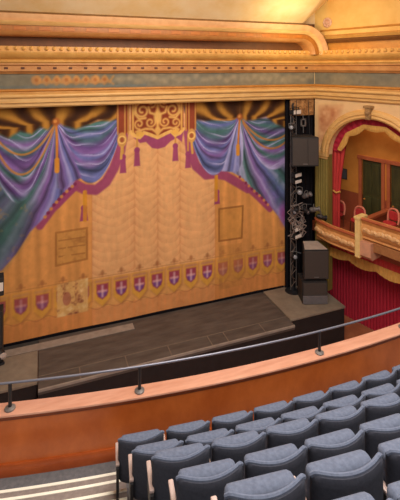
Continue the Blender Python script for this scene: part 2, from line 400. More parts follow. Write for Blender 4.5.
# ------------------------------------------------------------------ materials of the house
GOLDM = mat('gilt_plaster', (196,138,64), .5, rgb2=(216,162,86), scale=3, bump=.15)
GOLDD = mat('gilt_plaster_deep', (176,112,40), .5, rgb2=(198,134,58), scale=4, bump=.15)
GOLDP = mat('gilt_plaster_pale', (208,156,88), .5, rgb2=(224,178,112), scale=3, stretch=(1,1,5), bump=.1)
CREAM = mat('cream_plaster', (218,178,124), .7, rgb2=(232,200,150), scale=2, bump=.05)
CEILM = mat('ceiling_plaster', (232,192,128), .7, rgb2=(242,214,168), scale=1.2)
OLIVE = mat('olive_paint', (116,100,44), .6, rgb2=(136,118,56), scale=3, stretch=(4,4,.5))
TERRA = mat('terracotta_paint', (168,84,48), .5, rgb2=(182,98,60), scale=3)
TERRAD = mat('terracotta_wall', (140,62,34), .6, rgb2=(154,74,42), scale=3)
OCHRE = mat('ochre_wall', (196,120,42), .7, rgb2=(210,138,56), scale=2)
BLACK = mat('black_paint', (27,25,27), .55, var=.25, scale=5)
BLACKC = mat('black_cloth', (22,20,24), .95, var=.25, scale=12, spec=.1)
RED = mat('red_velvet', (158,16,44), .75, rgb2=(182,30,54), scale=6, stretch=(3,3,.3))
REDB = mat('red_velvet_faded', (176,40,40), .75, rgb2=(196,58,52), scale=6, stretch=(3,3,.3))
FRINGE = mat('gold_fringe', (196,138,62), .8, rgb2=(216,166,86), scale=30, stretch=(1,1,.2))
STAGEF = mat('stage_boards', (68,60,56), .55, rgb2=(94,85,79), scale=2.2, stretch=(.6,2.5,1), detail=8, bump=.05)
STAGEL = mat('stage_strip', (134,122,112), .55, rgb2=(156,144,134), scale=4)
PLY = mat('grey_plywood', (118,104,90), .6, rgb2=(138,124,108), scale=3)
WOODP = mat('varnished_wood', (184,88,28), .3, rgb2=(216,114,48), scale=2.4, stretch=(1,1,.7), detail=8, coat=.5)
WOODC = mat('rail_cap_wood', (186,130,106), .4, rgb2=(206,154,130), scale=5, stretch=(.5,3,1), coat=.2)
WOODB = mat('skirting_wood', (160,70,22), .35, rgb2=(184,88,34), scale=3, coat=.4)
CARPET = mat('grey_carpet', (92,92,96), .95, rgb2=(112,110,112), scale=20)
TREAD = mat('tread_carpet', (124,112,106), .95, rgb2=(140,128,122), scale=20)
NOSE = mat('nosing_strip', (240,236,220), .6, var=.04)
STEEL = mat('handrail_steel', (118,120,134), .4, var=.05, metal=.5)
IRON = mat('black_iron', (30,30,34), .5, var=.1)
FABT = mat('seat_fabric', (82,90,110), .9, rgb2=(98,107,128), scale=40, bump=.1)
FABB = mat('seat_back_shade_fabric', (44,46,58), .9, rgb2=(55,58,71), scale=40, bump=.1)  # darker copy of the seat cloth, for the unlit rear of the backs
ARM = mat('armrest_wood', (168,146,140), .4, rgb2=(188,166,160), scale=8)
STALLF = mat('stalls_floor', (150,86,54), .6, rgb2=(168,102,66), scale=3)
SPKG = mat('speaker_grille', (56,47,43), .7, rgb2=(70,60,54), scale=60)
SPKB = mat('speaker_box', (40,37,37), .6, var=.15)
SPKT = mat('speaker_top', (160,144,134), .7, rgb2=(178,162,150), scale=5)
WHITE = mat('white_label', (226,214,204), .6, var=.04)
GREYM = mat('grey_metal', (112,106,104), .45, var=.2, metal=.3)

# ------------------------------------------------------------------ stage
EDGE = -2.05
bm = B(); prism(bm, [(-7,3.0),(14,3.0),(14,-.02),(7.2,-.02),(7.2,EDGE),(-.09,EDGE),(-.09,-.02),(-7,-.02)], 'z', -.12, 0)
floor_stage = struct(obj('floor_stage', bm, STAGEF))
bm = B(); prism(bm, [(-.09,EDGE+.02),(7.2,EDGE+.02),(7.2,EDGE+.06),(-.09,EDGE+.06)], 'z', -1.15, -.12)
box(bm, (-.05,EDGE+.06,-1.15), (-.01,-.1,-.12)); box(bm, (7.12,EDGE+.06,-1.15), (7.16,-.1,-.12))
struct(obj('wall_stage_front', bm, BLACK))
bm = B(); box(bm, (-.09,EDGE-.012,-.05), (7.2,EDGE+.03,.008)); struct(obj('trim_stage_edge', bm, STAGEL))
bm = B(); box(bm, (-2.2,-.5,0), (2.6,-.2,.012)); struct(obj('trim_stage_strip', bm, STAGEL))
bm = B(); box(bm, (-1.3,-.03,.0), (8.06,.04,.075), .01); struct(obj('trim_curtain_foot_shade', bm, BLACKC))  # dark strip standing in for the shadow line under the curtain
bm = B()
box(bm, (-.09,-1.58,0), (7.2,-1.555,.006))
for x in (.9, 2.1, 3.3, 4.5, 5.0, 6.2): box(bm, (x,EDGE,0), (x+.03,-1.55,.006))
struct(obj('trim_stage_seams', bm, mat('seam_paint', (112,98,86), .6)))

def platform(name, label, x0, x1, back):
    t = thing(name, label, 'platform', ((x0+x1)/2, -.9, -1.15))
    def L(p): return (p[0]-(x0+x1)/2, p[1]+.9, p[2]+1.15)
    bm = B(); box(bm, L((x0,-1.8,-.03)), L((x1,back,.03)), .008); obj('deck', bm, PLY, t)
    bm = B(); box(bm, L((x0+.03,-1.77,-1.15)), L((x1-.02,back-.02,-.03))); obj('skirt', bm, BLACK, t)
    return t
platform('stage_platform', 'grey plywood-topped black platform under the stacked speakers', 7.22, 9.3, -.05)
platform('stage_platform', 'grey plywood platform with pale edge beside the stage apron, far from the speakers', -3.0, -.11, -.55)

# stalls floor
bm = B(); box(bm, (-9,-14,-1.3), (20,3,-1.15)); struct(obj('floor', bm, STALLF))

# ------------------------------------------------------------------ proscenium wall, side wall
W0 = Vector((9.2,-.3)); WD = Vector((.292,-.956)).normalized(); WN = Vector((-WD.y, WD.x))*1.0     # WN points away from the house
if WN.x < 0: WN = -WN
def W(t, off, z): return Vector((W0.x+WD.x*t+WN.x*off, W0.y+WD.y*t+WN.y*off, z))
WM = Matrix(((WD.x,WN.x,0,W0.x),(WD.y,WN.y,0,W0.y),(0,0,1,0),(0,0,0,1)))      # local (t, off, z)

bm = B(); box(bm, (-7,-.3,6.78), (9.2,-.08,11.6)); struct(obj('wall_proscenium', bm, CREAM))
bm = B(); box(bm, (-7,-.3,0), (-2.45,-.06,6.78)); struct(obj('wall_left', bm, CREAM))
# side wall with its arched opening, in (t, z)
TC, TR, ZS, RISE = 2.15, 1.60, 4.80, 1.42
arch = [(TC-TR*math.cos(PI*i/28), ZS+RISE*math.sin(PI*i/28)) for i in range(29)]
bm = B(); box(bm, (0,-.012,8.3), (5.6,.0,11.6), 0, WM); struct(obj('wall_right_upper', bm, mat('golden_plaster', (218,164,84), .7, rgb2=(232,184,106), scale=1.5)))
bm = B()
def wall_block(poly): prism(bm, poly, 'y', 0, .25, WM)
wall_block([(0,ZS)]+arch[:15]+[(TC,11.6),(0,11.6)])
wall_block([(TC,11.6)]+arch[14:]+[(TC+TR,ZS),(5.6,ZS),(5.6,11.6)])
struct(obj('wall_right', bm, CREAM))
bm = B(); prism(bm, [(0,.03),(.55,.03),(.55,ZS),(0,ZS)], 'y', .0, .25, WM); prism(bm, [(3.75,-1.15),(5.6,-1.15),(5.6,ZS),(3.75,ZS)], 'y', 0, .25, WM)
struct(obj('wall_right_piers', bm, OLIVE))
bm = B()
for k in range(5): box(bm, (.07+.1*k,-.03,1.9), (.11+.1*k,.02,ZS-.06), .008, WM)
struct(obj('trim_pier_reeds', bm, mat('olive_light', (140,122,60), .6, rgb2=(156,138,74))))
# archivolt moulding + capital + keystone
bm = B()
prof = [(0,.02),(0,-.06),(.05,-.1),(.12,-.08),(.15,-.11),(.24,-.1),(.3,-.05),(.32,.02)]
rings = []
for i in range(41):
    a = PI*i/40; ca, sa = -math.cos(a), math.sin(a)
    rings.append([bm.verts.new(WM @ Vector((TC+(TR+p[0]-.02)*ca, p[1], ZS+(RISE+p[0]-.02)*sa))) for p in prof])
for A, Bq in zip(rings, rings[1:]):
    for j in range(len(prof)): bm.faces.new((A[j], A[(j+1)%len(prof)], Bq[(j+1)%len(prof)], Bq[j]))
bm.faces.new(rings[0]); bm.faces.new(rings[-1])
struct(obj('trim_arch', bm, GOLDP, smooth=True))
bm = B(); box(bm, (-.03,-.1,ZS-.08), (.58,.02,ZS+.1), .03, WM); box(bm, (.02,-.07,ZS-.16), (.54,.02,ZS-.08), .02, WM)
struct(obj('trim_capital', bm, GOLDP))
# painted spandrel
def spandrel():
    cv = Canvas(0.0, 4.4, ZS-.05, 6.95, 180, 90, (224,184,134)); n = cv.noise(.7, 3); n2 = cv.noise(.25, 4)
    d = np.hypot((cv.X-TC)/TR, (cv.Z-ZS)/RISE*1.0)
    m = cv.poly([(.15,5.1),(.2,6.45),(1.1,6.55),(1.0,6.2),(.55,5.7),(.36,5.2)], .12)
    cv.mix(m*.75, (190,120,78)); cv.mix(m*np.clip(n2*1.5, 0, 1)*.8, (222,176,128)); cv.mix(m*np.clip(-n2*1.5-.1, 0, 1)*.7, (164,88,56))
    m = cv.poly([(1.3,6.68),(3.6,6.68),(3.2,6.6),(1.6,6.6)], .1); cv.mix(m*np.clip(n, 0, 1)*.4, (198,140,100))
    cv.mix(cv.line([(.1,5.0),(.12,6.55),(1.3,6.66),(3.4,6.66)], .05)*.6, (226,186,128)); cv.mul(1+.05*n+.04*n2)
    keep = d > 1.12; return cv, keep
cv, keep = spandrel()
bm = B(); ids = {}
L_ = paint_mat('spandrel_paint')
sp = cv.mesh('trim_spandrel', lambda x, z: np.stack((W0.x+WD.x*x-WN.x*.012, W0.y+WD.y*x-WN.y*.012, z), 1), L_)
bm2 = bmesh.new(); bm2.from_mesh(sp.data); bm2.verts.ensure_lookup_table(); kk = keep.ravel()
bmesh.ops.delete(bm2, geom=[v for v in bm2.verts if not kk[v.index]], context='VERTS'); bm2.to_mesh(sp.data); bm2.free(); struct(sp)
bm = B()
prism(bm, [(TC-.10,6.62),(TC+.10,6.62),(TC+.07,6.2),(TC-.07,6.2)], 'y', -.2, .0, WM); box(bm, (TC-.13,-.24,6.56), (TC+.13,0,6.64), .02, WM)
ball(bm, W(TC,-.2,6.42), .09); box(bm, (TC-.05,-.22,6.22), (TC+.05,-.02,6.34), .02, WM)
struct(obj('trim_keystone', bm, mat('keystone', (132,98,60), .6, rgb2=(176,136,88), scale=9)))

# cornices follow the proscenium wall, then the side wall
E5 = W(5.6,0,0); PATH = [(-7,-.3),(9.2,-.3),(E5.x,E5.y)]
def cornice(name, prof, m, path=PATH, smooth=True):
    bm = B(); sweep(bm, prof, path); return struct(obj(name, bm, m, smooth=smooth))
cornice('trim_1', [(-.05,6.74)]+[(.06,6.74),(.10,6.78),(.10,6.86),(.16,6.88),(.16,7.0),(.20,7.02)]+rnd(.17,7.07,.06,-60,80,5)+[(.12,7.14),(.05,7.16),(.05,7.2),(-.05,7.2)], GOLDP)
cornice('trim_2', [(-.05,7.18),(.07,7.18)]+rnd(.06,7.22,.035,-90,90,4)+[(.02,7.26),(-.05,7.26)], GOLDD)
cornice('trim_3', [(-.05,7.68),(.05,7.68),(.10,7.74),(.13,7.76),(.14,7.9),(.19,7.93),(.19,7.97),(-.05,7.97)], mat('gilt_rose', (180,118,62), .5, rgb2=(200,140,80), scale=3))
cornice('trim_4', [(-.05,7.97),(.2,7.97)]+rnd(.19,8.03,.05,-80,80,4)+[(.21,8.09)]+[(.26,8.12),(.33,8.2),(.36,8.26),(.36,8.3),(-.05,8.3)], GOLDM)
# frieze painted with a ribbon of rosettes
def frieze(length, seed, rich):
    cv = Canvas(0, length, 7.24, 7.70, int(length*34), 18, (124,114,94)); n = cv.noise(.5, seed, 2, 1); n2 = cv.noise(.14, seed+1)
    cv.mix(np.clip(n*1.4, 0, 1)*.6, (146,130,100)); cv.mix(np.clip(-n*1.4, 0, 1)*.5, (92,98,96))
    if rich:
        cv.mix((cv.X < 10)*np.clip(1-np.abs(cv.Z-7.31)/.06, 0, 1)*.6, (96,108,110))
        x = 6.85; i = 0
        while x < 9.0:
            big = i % 3 == 0; c = (x, 7.5)
            cv.mix(cv.disc(c, .14 if big else .1, .13 if big else .1, .03)*.9, (180,128,78)); cv.mix(cv.disc(c, .05)*.8, (160,96,50))
            cv.mix(cv.line([(x+.02,7.6),(x+.14,7.42),(x+.26,7.6)], .05, .03)*.8, (190,134,72)); cv.mix(cv.line([(x+.02,7.38),(x+.14,7.46),(x+.26,7.36)], .04, .03)*.7, (180,124,66))
            x += .27; i += 1
        for k in range(26):
            x = 9.2+k*.27; cv.mix(cv.disc((x,7.5+.06*math.sin(k*2.3)), .12, .08, .05)*.6, (160,142,112))
    cv.mul(1+.1*n2); return cv
FRM = paint_mat('frieze_paint')
struct(frieze(16.16, 3, True).mesh('trim_frieze', lambda x, z: np.stack((-7+x, -.31+0*x, z), 1), FRM))
struct(frieze(5.6, 8, False).mesh('trim_frieze_side', lambda x, z: np.stack((W0.x+WD.x*x-WN.x*.012, W0.y+WD.y*x-WN.y*.012, z), 1), FRM))
# pellets and studs along the cornice
bm = B()
x = -6.9
while x < 9.05:
    ball(bm, (x,-.66,8.38), .055, 1, .9, 1.1, 6); x += .195
t = .3
while t < 5.4:
    ball(bm, W(t,-.36,8.38), .055, 1, 1, 1.1, 6); t += .21
sweep(bm, [(.0,8.3),(.34,8.3),(.33,8.44),(.0,8.44)], PATH)
struct(obj('trim_pellets', bm, mat('pellet_gilt', (206,146,66), .5, rgb2=(222,164,84)), smooth=True))
bm = B(); x = -6.8
while x < 9.0:
    box(bm, (x-.05,-.455,7.81), (x+.05,-.42,7.87), .015); x += .42
struct(obj('trim_studs', bm, mat('dark_studs', (92,50,26), .6)))
# the great sounding frame above: mouldings that run level, then turn down at the corner
def frame(name, r0, r1, y0, y1, m, prof=None):
    cx, cz = 8.28, 8.30; pts = [(-7,None)]
    prof = prof or [(r0,-.25),(r0,y0),((r0+r1)/2,(y0+y1)/2-.015),(r1,y1),(r1,-.25)]
    bm = B(); rings = []
    stations = [(-7,0)]+[(cx,0)]+[(cx,a) for a in np.linspace(4,90,20)]
    for xx, a in stations:
        a = math.radians(a); rings.append([bm.verts.new((xx+p[0]*math.sin(a), p[1], cz+p[0]*math.cos(a))) for p in prof])
    for A, Bq in zip(rings, rings[1:]):
        for j in range(len(prof)): bm.faces.new((A[j], A[(j+1)%len(prof)], Bq[(j+1)%len(prof)], Bq[j]))
    bm.faces.new(rings[0]); bm.faces.new(rings[-1])
    return struct(obj(name, bm, m, smooth=True))
frame('trim_frame_inner', .41, .53, -.72, -.86, mat('gilt_pink', (190,124,62), .5, rgb2=(206,144,82), scale=4))
frame('trim_frame_band', .51, .71, -.84, -.84, mat('amber_band', (158,92,26), .5, rgb2=(176,108,36), scale=5, stretch=(3,1,1)))
frame('trim_frame_bead', .69, .80, -.88, -.96, GOLDP)
frame('trim_frame_cove', .79, .99, -.90, -.97, mat('gilt_pink2', (206,150,98), .5, rgb2=(222,170,118), scale=4))
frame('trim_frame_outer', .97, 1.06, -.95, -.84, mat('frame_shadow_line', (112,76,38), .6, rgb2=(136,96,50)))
bm = B(); box(bm, (-7,-.34,8.3), (9.15,-.29,9.4)); struct(obj('wall_tympanum', bm, mat('shaded_amber', (98,54,14), .6, rgb2=(116,66,20), scale=3)))  # amber darkened to put the shade of the recess into the wall
bm = B(); x = -6.9
while x < 8.2:
    box(bm, (x,-.862,8.86), (x+.3,-.835,8.95), .008); x += .62
struct(obj('trim_band_plaques', bm, mat('amber_plaque', (178,98,26), .5, rgb2=(188,112,36))))
# side wall upper mouldings
SIDE = [(W(.25,0,0).x,W(.25,0,0).y),(E5.x,E5.y)]
cornice('trim_5', [(-.05,8.70),(.12,8.70),(.2,8.78),(.12,8.84),(-.05,8.84)], mat('side_dark', (104,64,28), .6, rgb2=(124,78,36)), SIDE)
cornice('trim_6', [(-.05,8.84),(.1,8.84),(.16,8.92),(.06,8.98),(-.05,8.98)], GOLDM, SIDE)
cornice('trim_7', [(-.05,9.12),(.03,9.12),(.05,9.15),(.03,9.18),(-.05,9.18)], GOLDD, SIDE)
cornice('trim_8', [(-.02,8.46),(.02,8.46),(.02,8.70),(-.02,8.70)], mat('amber_side', (186,116,40), .5, rgb2=(206,140,60), scale=3), SIDE)
# ceiling: coved plaster vault
bm = B(); pr = [(-.80,9.33),(-1.3,9.70),(-2.2,10.3),(-3.6,10.9),(-5.5,11.3),(-8,11.5),(-14,11.5)]
G = [[bm.verts.new((x, y, z+max(0, x-8.3)*.8)) for y, z in pr] for x in list(np.linspace(-7, 8.3, 10))+[8.6,9,9.5,10,11]]
for A, Bq in zip(G, G[1:]):
    for j in range(len(pr)-1): bm.faces.new((A[j], A[j+1], Bq[j+1], Bq[j]))
ceil = obj('ceiling', bm, CEILM, smooth=True); struct(ceil)
# plaster rosette on the cove
bm = B()
RM = Matrix.Translation(W(.55,-.02,9.42)) @ Matrix(((WD.x,0,-WN.x,0),(WD.y,0,-WN.y,0),(0,1,0,0),(0,0,0,1)))
lathe(bm, [(.0,.0),(.17,.0),(.18,.03),(.14,.06),(.10,.04),(.07,.05),(.05,.09),(.0,.1)], 16, RM)
for k in range(8):
    ball(bm, RM @ Vector((.13*math.cos(k*PI/4), .13*math.sin(k*PI/4), .05)), .04, seg=6)
struct(obj('trim_rosette', bm, mat('rosette_rose', (196,140,110), .5, rgb2=(222,176,146), scale=12), smooth=True))

# ------------------------------------------------------------------ box in the side wall
FLZ = 2.05; OFFB = 1.6
bm = B(); box(bm, (-1.3,.25,FLZ-.2), (5.6,OFFB+.1,FLZ), 0, WM); box(bm, (.55,.0,FLZ-.2), (3.75,.25,FLZ), 0, WM); struct(obj('floor_box', bm, TERRAD))
DOORS = [(.874,1.634,4.5), (1.95,2.75,4.5)]
bm = B()
def wb(t0,t1,z0,z1): box(bm, (t0,OFFB,z0), (t1,OFFB+.12,z1), 0, WM)
wb(-1.2,DOORS[0][0],3.2,7); wb(DOORS[0][0],DOORS[0][1],4.5,7); wb(DOORS[0][1],DOORS[1][0],3.2,7); wb(DOORS[1][0],DOORS[1][1],4.5,7); wb(DOORS[1][1],5.6,3.2,7)
struct(obj('wall_box_back', bm, OCHRE))
bm = B(); wb(-1.2,DOORS[0][0],FLZ,3.2); wb(DOORS[0][1],DOORS[1][0],FLZ,3.2); wb(DOORS[1][1],5.6,FLZ,3.2); struct(obj('wall_box_dado', bm, TERRAD))
bm = B(); box(bm, (-1.3,.25,FLZ), (-1.2,OFFB,7), 0, WM); box(bm, (5.5,.25,FLZ), (5.6,OFFB,7), 0, WM); struct(obj('wall_box_side', bm, OCHRE))
bm = B(); box(bm, (-1.3,.25,6.9), (5.6,OFFB+.12,7.0), 0, WM); struct(obj('ceiling_box', bm, OCHRE))
for i, (a, b, zt) in enumerate(DOORS):
    bm = B(); box(bm, (a,OFFB+.06,FLZ), (b,OFFB+.1,zt), 0, WM)
    for q in (a+.1,(a+b)/2+.03):
        for z0, z1 in ((FLZ+.15,FLZ+1.1),(FLZ+1.25,zt-.15)): box(bm, (q,OFFB+.03,z0), (q+(b-a)/2-.14,OFFB+.07,z1), .012, WM)
    d = struct(obj(f'door_{i+1}', bm, mat('door_olive', (52,50,24), .5, rgb2=(76,72,34), scale=3, stretch=(3,3,.5))))
    bm = B()
    for lo, hi in (((a-.12,OFFB-.05,FLZ),(a,OFFB+.06,zt)), ((b,OFFB-.05,FLZ),(b+.12,OFFB+.06,zt)), ((a-.16,OFFB-.07,zt),(b+.16,OFFB+.06,zt+.13))): box(bm, lo, hi, .015, WM)
    obj('door_frame', bm, TERRA, d)
    bm = B(); ball(bm, W(a+.08,OFFB+.02,FLZ+1.0), .035); obj('door_knob', bm, GOLDD, d)
# dark notice board
t = thing('wall_sign', 'small dark notice panel on ochre wall beside the red box drape', 'sign', W(0,OFFB-.02,3.81))
t.rotation_euler = (0,0,math.atan2(WD.y,WD.x))
bm = B(); box(bm, (-.27,-.02,-.2), (.27,.015,.2), .015); obj('frame', bm, mat('sign_frame', (58,52,50), .5), t)
bm = B(); box(bm, (-.24,-.03,-.17), (.24,-.018,.17)); obj('panel', bm, mat('sign_slate', (72,70,72), .5, rgb2=(84,82,84)), t)

# box fronts: bulging parapets, the nearer one a step higher
def box_front(name, t0, t1, zb, zt, bulge, label):
    th = thing(name, label, 'box parapet'); n = 18; bm = B(); rings = []
    th['kind'] = 'structure'
    h = zt-zb
    prof = [(0,zt),(-.17,zt),(-.2,zt-.05),(-.16,zt-.1),(-.14,zt-.16),(-.17,zt-.3*h),(-.19,zb+.45*h),(-.15,zb+.24*h),(-.1,zb+.17*h),(-.12,zb+.08*h),(-.06,zb),(0,zb)]
    for i in range(n+1):
        u = i/n; tt = t0+(t1-t0)*u; o = -bulge(tt)
        rings.append([bm.verts.new(WM @ Vector((tt, o+p[0]+.16, p[1]))) for p in prof])
    for A, Bq in zip(rings, rings[1:]):
        for j in range(len(prof)): bm.faces.new((A[j], A[(j+1)%len(prof)], Bq[(j+1)%len(prof)], Bq[j]))
    bm.faces.new(rings[0]); bm.faces.new(rings[-1]); obj('panel', bm, mat('box_gilt', (196,130,70), .45, rgb2=(216,158,96), scale=5, bump=.2), th, smooth=True)
    bm = B(); u = t0+.12; k = 0                         # relief garland of leaves
    while u < t1-.08:
        c = WM @ Vector((u, -bulge(u)-.02, zb+.5*h+.03*math.sin(u*7)*h)); ang = .6 if k % 2 else -.6
        tb = bmesh.new(); bmesh.ops.create_uvsphere(tb, u_segments=8, v_segments=6, radius=1)
        add(bm, tb, Matrix.Translation(c) @ WM.to_3x3().to_4x4() @ Matrix.Rotation(ang, 4, 'Y') @ Matrix.Diagonal((.11,.035,.075,1)))
        if k % 3 == 0: ball(bm, c-Vector((WN.x,WN.y,0))*.015+Vector((0,0,.02)), .045)
        u += .115; k += 1
    obj('garland', bm, mat('garland_gilt', (212,158,100), .4, rgb2=(230,186,132), scale=12), th, smooth=True)
    bm = B()
    pts = [WM @ Vector((t0+(t1-t0)*i/n, -bulge(t0+(t1-t0)*i/n)-.02, zt+.0)) for i in range(n+1)]
    tube(bm, pts, .05, 8); obj('cap_rail', bm, TERRA, th, smooth=True)
    return th
b1 = lambda t: .22+.28*min(1, max(0, (t-.2)/.8))**.6
b2 = lambda t: .50+.0*t
BF1 = box_front('wall_box_front', 0.2, 1.98, 1.90, 2.54, b1, 'lower gilt box parapet with leaf relief next to the speakers')
BF2 = box_front('wall_box_front', 2.13, 4.6, 2.48, 3.14, b2, 'upper gilt box parapet with leaf relief at the right edge')
bm = B(); box(bm, (1.97,-.62,1.92), (2.14,-.2,3.14), .015, WM); box(bm, (1.95,-.65,3.12), (2.16,-.18,3.19), .01, WM)
struct(obj('pillar_box_front', bm, mat('pier_cream', (224,186,112), .5, rgb2=(238,206,140), scale=8)))
bm = B(); prism(bm, [(-.6,2.46),(.1,2.46),(.1,1.94),(-.5,1.94),(-.6,2.04)], 'x', 2.14, 2.5, WM); struct(obj('trim_bracket', bm, mat('bracket', (206,150,118), .6)))
bm = B(); box(bm, (2.14,-.45,2.2), (4.7,.1,2.48), .01, WM); box(bm, (.2,-.2,1.8), (2.1,.1,1.98), .01, WM); struct(obj('trim_box_soffit', bm, mat('soffit', (150,98,56), .6, rgb2=(170,116,70))))
bm = B(); box(bm, (1.83,-.15,FLZ), (1.93,OFFB,2.84), 0, WM); struct(obj('wall_box_partition', bm, TERRAD))
bm = B(); box(bm, (1.79,-.18,2.84), (1.97,OFFB,2.93), .015, WM); struct(obj('trim_partition_cap', bm, TERRA))
bm = B(); box(bm, (1.93,.0,FLZ), (4.9,OFFB,FLZ+.4), 0, WM); struct(obj('floor_box_upper', bm, TERRAD))

# cloth hung in upright folds
def drape(bm, f0, f1, z0, z1, amp, n, nz=10, off=.02, M=WM, pinch=None, mi=0, edge=None):
    G = []
    for j in range(nz+1):
        v = j/nz; z = z0+(z1-z0)*v; row = []
        for i in range(n+1):
            u = i/n; a, b = f0(v), f1(v); t = a+(b-a)*u; k = 1 if pinch is None else pinch(v)
            zz = z if edge is None or j else z0+edge(u)
            row.append((t, off+amp*k*math.sin(i*PI/2.0+.4*math.sin(i*.7)), zz))
        G.append(row)
    for s in (0, .02):
        V = [[bm.verts.new(M @ Vector((p[0],p[1]+s,p[2]))) for p in r] for r in G]
        for A, Bq in zip(V, V[1:]):
            for i in range(n): bm.faces.new((A[i], A[i+1], Bq[i+1], Bq[i])).material_index = mi
bm = B(); drape(bm, lambda v: -.35, lambda v: 5.2, -1.13, 1.86, .02, 190, 6, .95)
dr = thing('stalls_drape', 'long crimson drape hanging in folds beneath the gilt boxes', 'drape', W(0,.95,-1.15))
o = obj('drape', bm, RED, smooth=True); o.parent = dr; o.matrix_parent_inverse = dr.matrix_basis.inverted()
va = thing('drape_valance', 'red valance with gold scalloped edge along the foot of the gilt boxes', 'valance', W(2.4,.12,1.9))
bm = B(); drape(bm, lambda v: .3, lambda v: 5.2, 1.34, 1.56, .008, 120, 2, .11, edge=lambda u: -.11*abs(math.sin(u*PI*5)))
o = obj('gold_edge', bm, FRINGE, va, smooth=True); o.matrix_parent_inverse = va.matrix_basis.inverted()
bm = B(); drape(bm, lambda v: .3, lambda v: 5.2, 1.50, 2.2, .012, 120, 2, .14); o = obj('flounce', bm, REDB, va, smooth=True); o.matrix_parent_inverse = va.matrix_basis.inverted()
# box arch: tied-back drape and swagged pelmet
bd = thing('box_drape', 'narrow red drape tied back at the left of the box arch', 'drape', W(.6,.32,FLZ))
bm = B(); drape(bm, lambda v: .46, lambda v: .78+.34*max(0, v-.35)**1.5*1.7, FLZ+.02, 5.45, .03, 14, 16, .36)
o = obj('drape', bm, REDB, smooth=True); o.parent = bd; o.matrix_parent_inverse = bd.matrix_basis.inverted()
bm = B(); tube(bm, [WM @ Vector((.55,.30,3.5)), WM @ Vector((.68,.29,3.45)), WM @ Vector((.82,.33,3.52))], .03, 8)
o = obj('tie_band', bm, FRINGE, smooth=True); o.parent = bd; o.matrix_parent_inverse = bd.matrix_basis.inverted()
pv = thing('box_pelmet', 'red pelmet with gold scalloped swags following the box arch', 'pelmet', W(TC,.3,6.2))
def arch_band(r0, r1, off, amp, n, scal=0.0):
    bm = B(); V = []
    for s in (0, .02):
        row = []
        for i in range(n+1):
            a = PI*(.03+.94*i/n); ca, sa = -math.cos(a), math.sin(a)
            cut = scal*abs(math.sin(i/n*PI*7))
            rr = [r0+(r1-cut-r0)*q/3 for q in range(4)]
            row.append([bm.verts.new(WM @ Vector((TC+(TR-r)*ca, off+amp*math.sin(i*1.4)+s, ZS+(RISE-r)*sa))) for r in rr])
        for A, Bq in zip(row, row[1:]):
            for j in range(3): bm.faces.new((A[j], A[j+1], Bq[j+1], Bq[j]))
    return bm
o = obj('velvet', arch_band(-.02,.34,.27,.015,84), RED, smooth=True); o.parent = pv; o.matrix_parent_inverse = pv.matrix_basis.inverted()
def swagband():
    bm = B(); n = 90; R = []
    for i in range(n+1):
        a = PI*(.05+.9*i/n); ca, sa = -math.cos(a), math.sin(a); w = abs(math.sin(i/n*PI*5))
        r0 = .20+.05*w; r1 = .36+.10*w
        R.append([bm.verts.new(WM @ Vector((TC+(TR-r)*ca, .22-.03*math.sin(PI*q/4), ZS+(RISE-r)*sa))) for q, r in ((q, r0+(r1-r0)*q/4) for q in range(5))]
                 + [bm.verts.new(WM @ Vector((TC+(TR-r1)*ca, .245, ZS+(RISE-r1)*sa)))])
    for A, Bq in zip(R, R[1:]):
        for j in range(5): bm.faces.new((A[j], A[j+1], Bq[j+1], Bq[j]))
    return bm
o = obj('gold_swags', swagband(), FRINGE, smooth=True); o.parent = pv; o.matrix_parent_inverse = pv.matrix_basis.inverted()

# chairs in the boxes
def box_chair(label):
    t = thing('box_chair', label, 'chair', group='red chairs in the boxes')
    bm = B(); lathe(bm, [(0,.42),(.19,.42),(.21,.44),(.21,.47),(.19,.5),(0,.51)], 18); obj('seat', bm, mat('chair_red', (166,32,36), .7, rgb2=(186,48,48)), t, smooth=True)
    bm = B(); arc = [(-.19,-.16,.45),(-.2,-.19,.65),(-.17,-.21,.8),(-.1,-.22,.87),(0,-.22,.89),(.1,-.22,.87),(.17,-.21,.8),(.2,-.19,.65),(.19,-.16,.45)]
    tube(bm, arc, .035, 8); obj('back_hoop', bm, mat('chair_salmon', (204,112,88), .6, rgb2=(216,130,104)), t, smooth=True)
    bm = B(); pad(bm, .32, .3, .05, .52, .02, .1, -.18); obj('backrest', bm, mat('chair_red', (0,0,0)), t, smooth=True)
    for x, y in ((-.15,-.14),(.15,-.14),(-.15,.15),(.15,.15)):
        bm = B(); tube(bm, [(x*1.15,y*1.15,0),(x,y,.43)], .018, 6); obj('leg', bm, mat('chair_wood', (92,44,24), .5), t)
    return t
ch = None
for lab, t_, o_, z_, rz in (('red hoop-backed chair in the box directly below the dark notice panel', .36, .80, FLZ, 1.8), ('red hoop-backed chair beside the first box doorway', 1.17, .80, FLZ, 1.9),
                        ('red chair beyond the box partition, close behind the upper parapet', 2.58, .36, FLZ+.4, 1.7), ('red chair in front of the second box doorway', 2.85, 1.05, FLZ+.4, 1.5)):
    c = box_chair(lab) if ch is None else copy_tree(ch); ch = ch or c
    c['label'] = lab; c.location = W(t_, o_, z_); c.rotation_euler = (0,0,rz)

